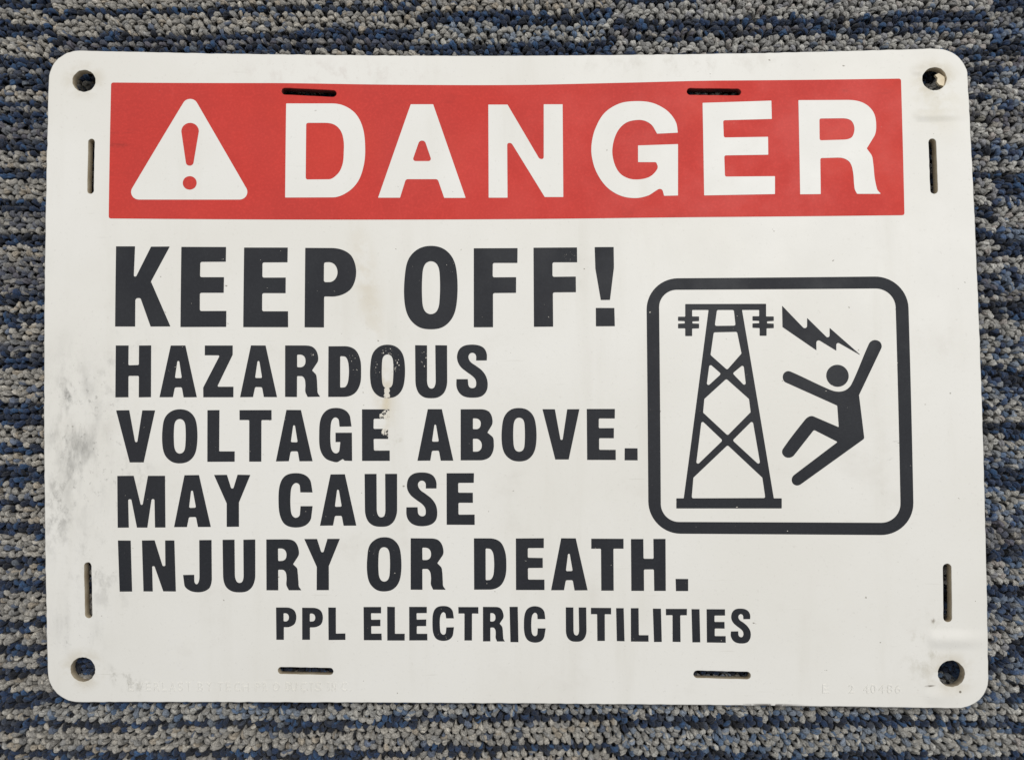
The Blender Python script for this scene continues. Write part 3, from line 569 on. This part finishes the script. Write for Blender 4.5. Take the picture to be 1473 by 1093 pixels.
panel = to_obj('panel', verts, faces, [M_PANEL, M_CORE, M_RED, M_REDCORE], sign, fm)
panel['label'] = 'off white plastic sheet with corner holes and slots'

# a torn bit of plastic left inside the upper right hole
B2 = np.array(BURR)+np.array([0.0, 0.0]); nb = len(B2)
to_obj('plastic_burr', np.r_[lift(B2, -.9), lift(B2*1.0, -2.0)], [tuple(range(nb))[::-1]]+[(k, (k+1) % nb, nb+(k+1) % nb, nb+k) for k in range(nb)]+[tuple(range(nb, 2*nb))], [M_CORE], sign, None, False)

# red header with its slots cut through, the white triangle and the white word
slot_cut = [offset(l, HBEV-.01) for l in hole_loops[4:]]
band_loop = dense(path(BAND), 2.5)
bl = [band_loop]+[l for l in slot_cut if inside([band_loop], np.array([np.mean([p[0] for p in l])]), np.array([np.mean([p[1] for p in l])]))[0]]
band = printed('header_band', bl, M_RED, sign, .06, 3.0)
band['label'] = 'red printed header band'
for ch, polys in DANGER:
    o = printed('letter', [dense(path(p), 3) for p in polys], M_LETTER, band, .12)
    o['label'] = 'white letter %s' % ch
tri = printed('warning_triangle', [dense(path(TRIANGLE), 3)], M_LETTER, band, .12)
ex_loops = [capsule(EXCLAMATION[0], EXCLAMATION[1], 3.35, 1.5), circle(*EXCLAMATION[2], 2.65)]
# exclamation mark is the red ground showing through: print it over the triangle
printed('exclamation_mark', ex_loops, M_RED, band, .18)

# black message
for ch, u0, u1, v0, v1 in LETTERS:
    gx0, gx1, gt, gb, polys = GLYPHS[ch]
    k = (v1-v0)/(gb-gt)
    loops = []
    for p in polys:
        pts = [(u0+(a-gx0)/(gx1-gx0)*(u1-u0)+rs.gauss(0, .03), v0+(gb-b)*k+rs.gauss(0, .03), q if q == 's' else q*k) for a, b, q in p]
        loops.append(dense(path(pts, .4), 3))
    o = printed('letter', loops, M_BLACK, sign)
    o['label'] = 'black %s' % ('full stop' if ch == '.' else 'exclamation mark' if ch == '!' else 'letter '+ch)

# black pictogram
def pict(name, polys, label):
    o = printed(name, [dense(path(p), 3) for p in polys], M_BLACK, sign); o['label'] = label; return o
pict('pictogram_frame', FRAME, 'black rounded square frame')
pict('pylon_symbol', TOWER, 'black lattice pylon symbol')
pict('lightning_symbol', BOLT, 'black lightning bolt symbol')
fg = pict('falling_figure_symbol', FIGURE, 'black figure falling backwards')
printed('figure_head', [circle(*FIGURE_HEAD, 40)], M_BLACK, fg)

# moulded maker's line and number, raised in the plastic
def embossed(rows, height):
    for ch, u0, u1, v0, v1 in rows:
        cu = bpy.data.curves.new('embossed_letter', 'FONT'); cu.body = ch; cu.resolution_u = 3
        ob = bpy.data.objects.new('tmp', cu); col.objects.link(ob)
        bpy.context.view_layer.update()
        me0 = ob.to_mesh(); P = np.array([v.co[:] for v in me0.vertices]); Fs = [tuple(p.vertices) for p in me0.polygons]
        cap = 0.729
        x0, x1 = P[:, 0].min(), P[:, 0].max()
        Q = np.c_[u0+(P[:, 0]-x0)/(x1-x0)*(u1-u0), v0+P[:, 1]/cap*(v1-v0)]
        ob.to_mesh_clear(); bpy.data.objects.remove(ob); bpy.data.curves.remove(cu)
        cnt = {}
        for f in Fs:
            for a, b in zip(f, f[1:]+f[:1]): cnt[(a, b)] = 1
        rim = [(a, b) for (a, b) in cnt if (b, a) not in cnt]
        n = len(Q); V = np.r_[lift(Q, height), lift(Q, -.05)]
        F = list(Fs)+[(b, a, a+n, b+n) for a, b in rim]
        to_obj('embossed_letter', V, F, [M_PANEL], sign, None, False)
embossed(EMBOSSED, .20)
embossed(SERIAL, .20)
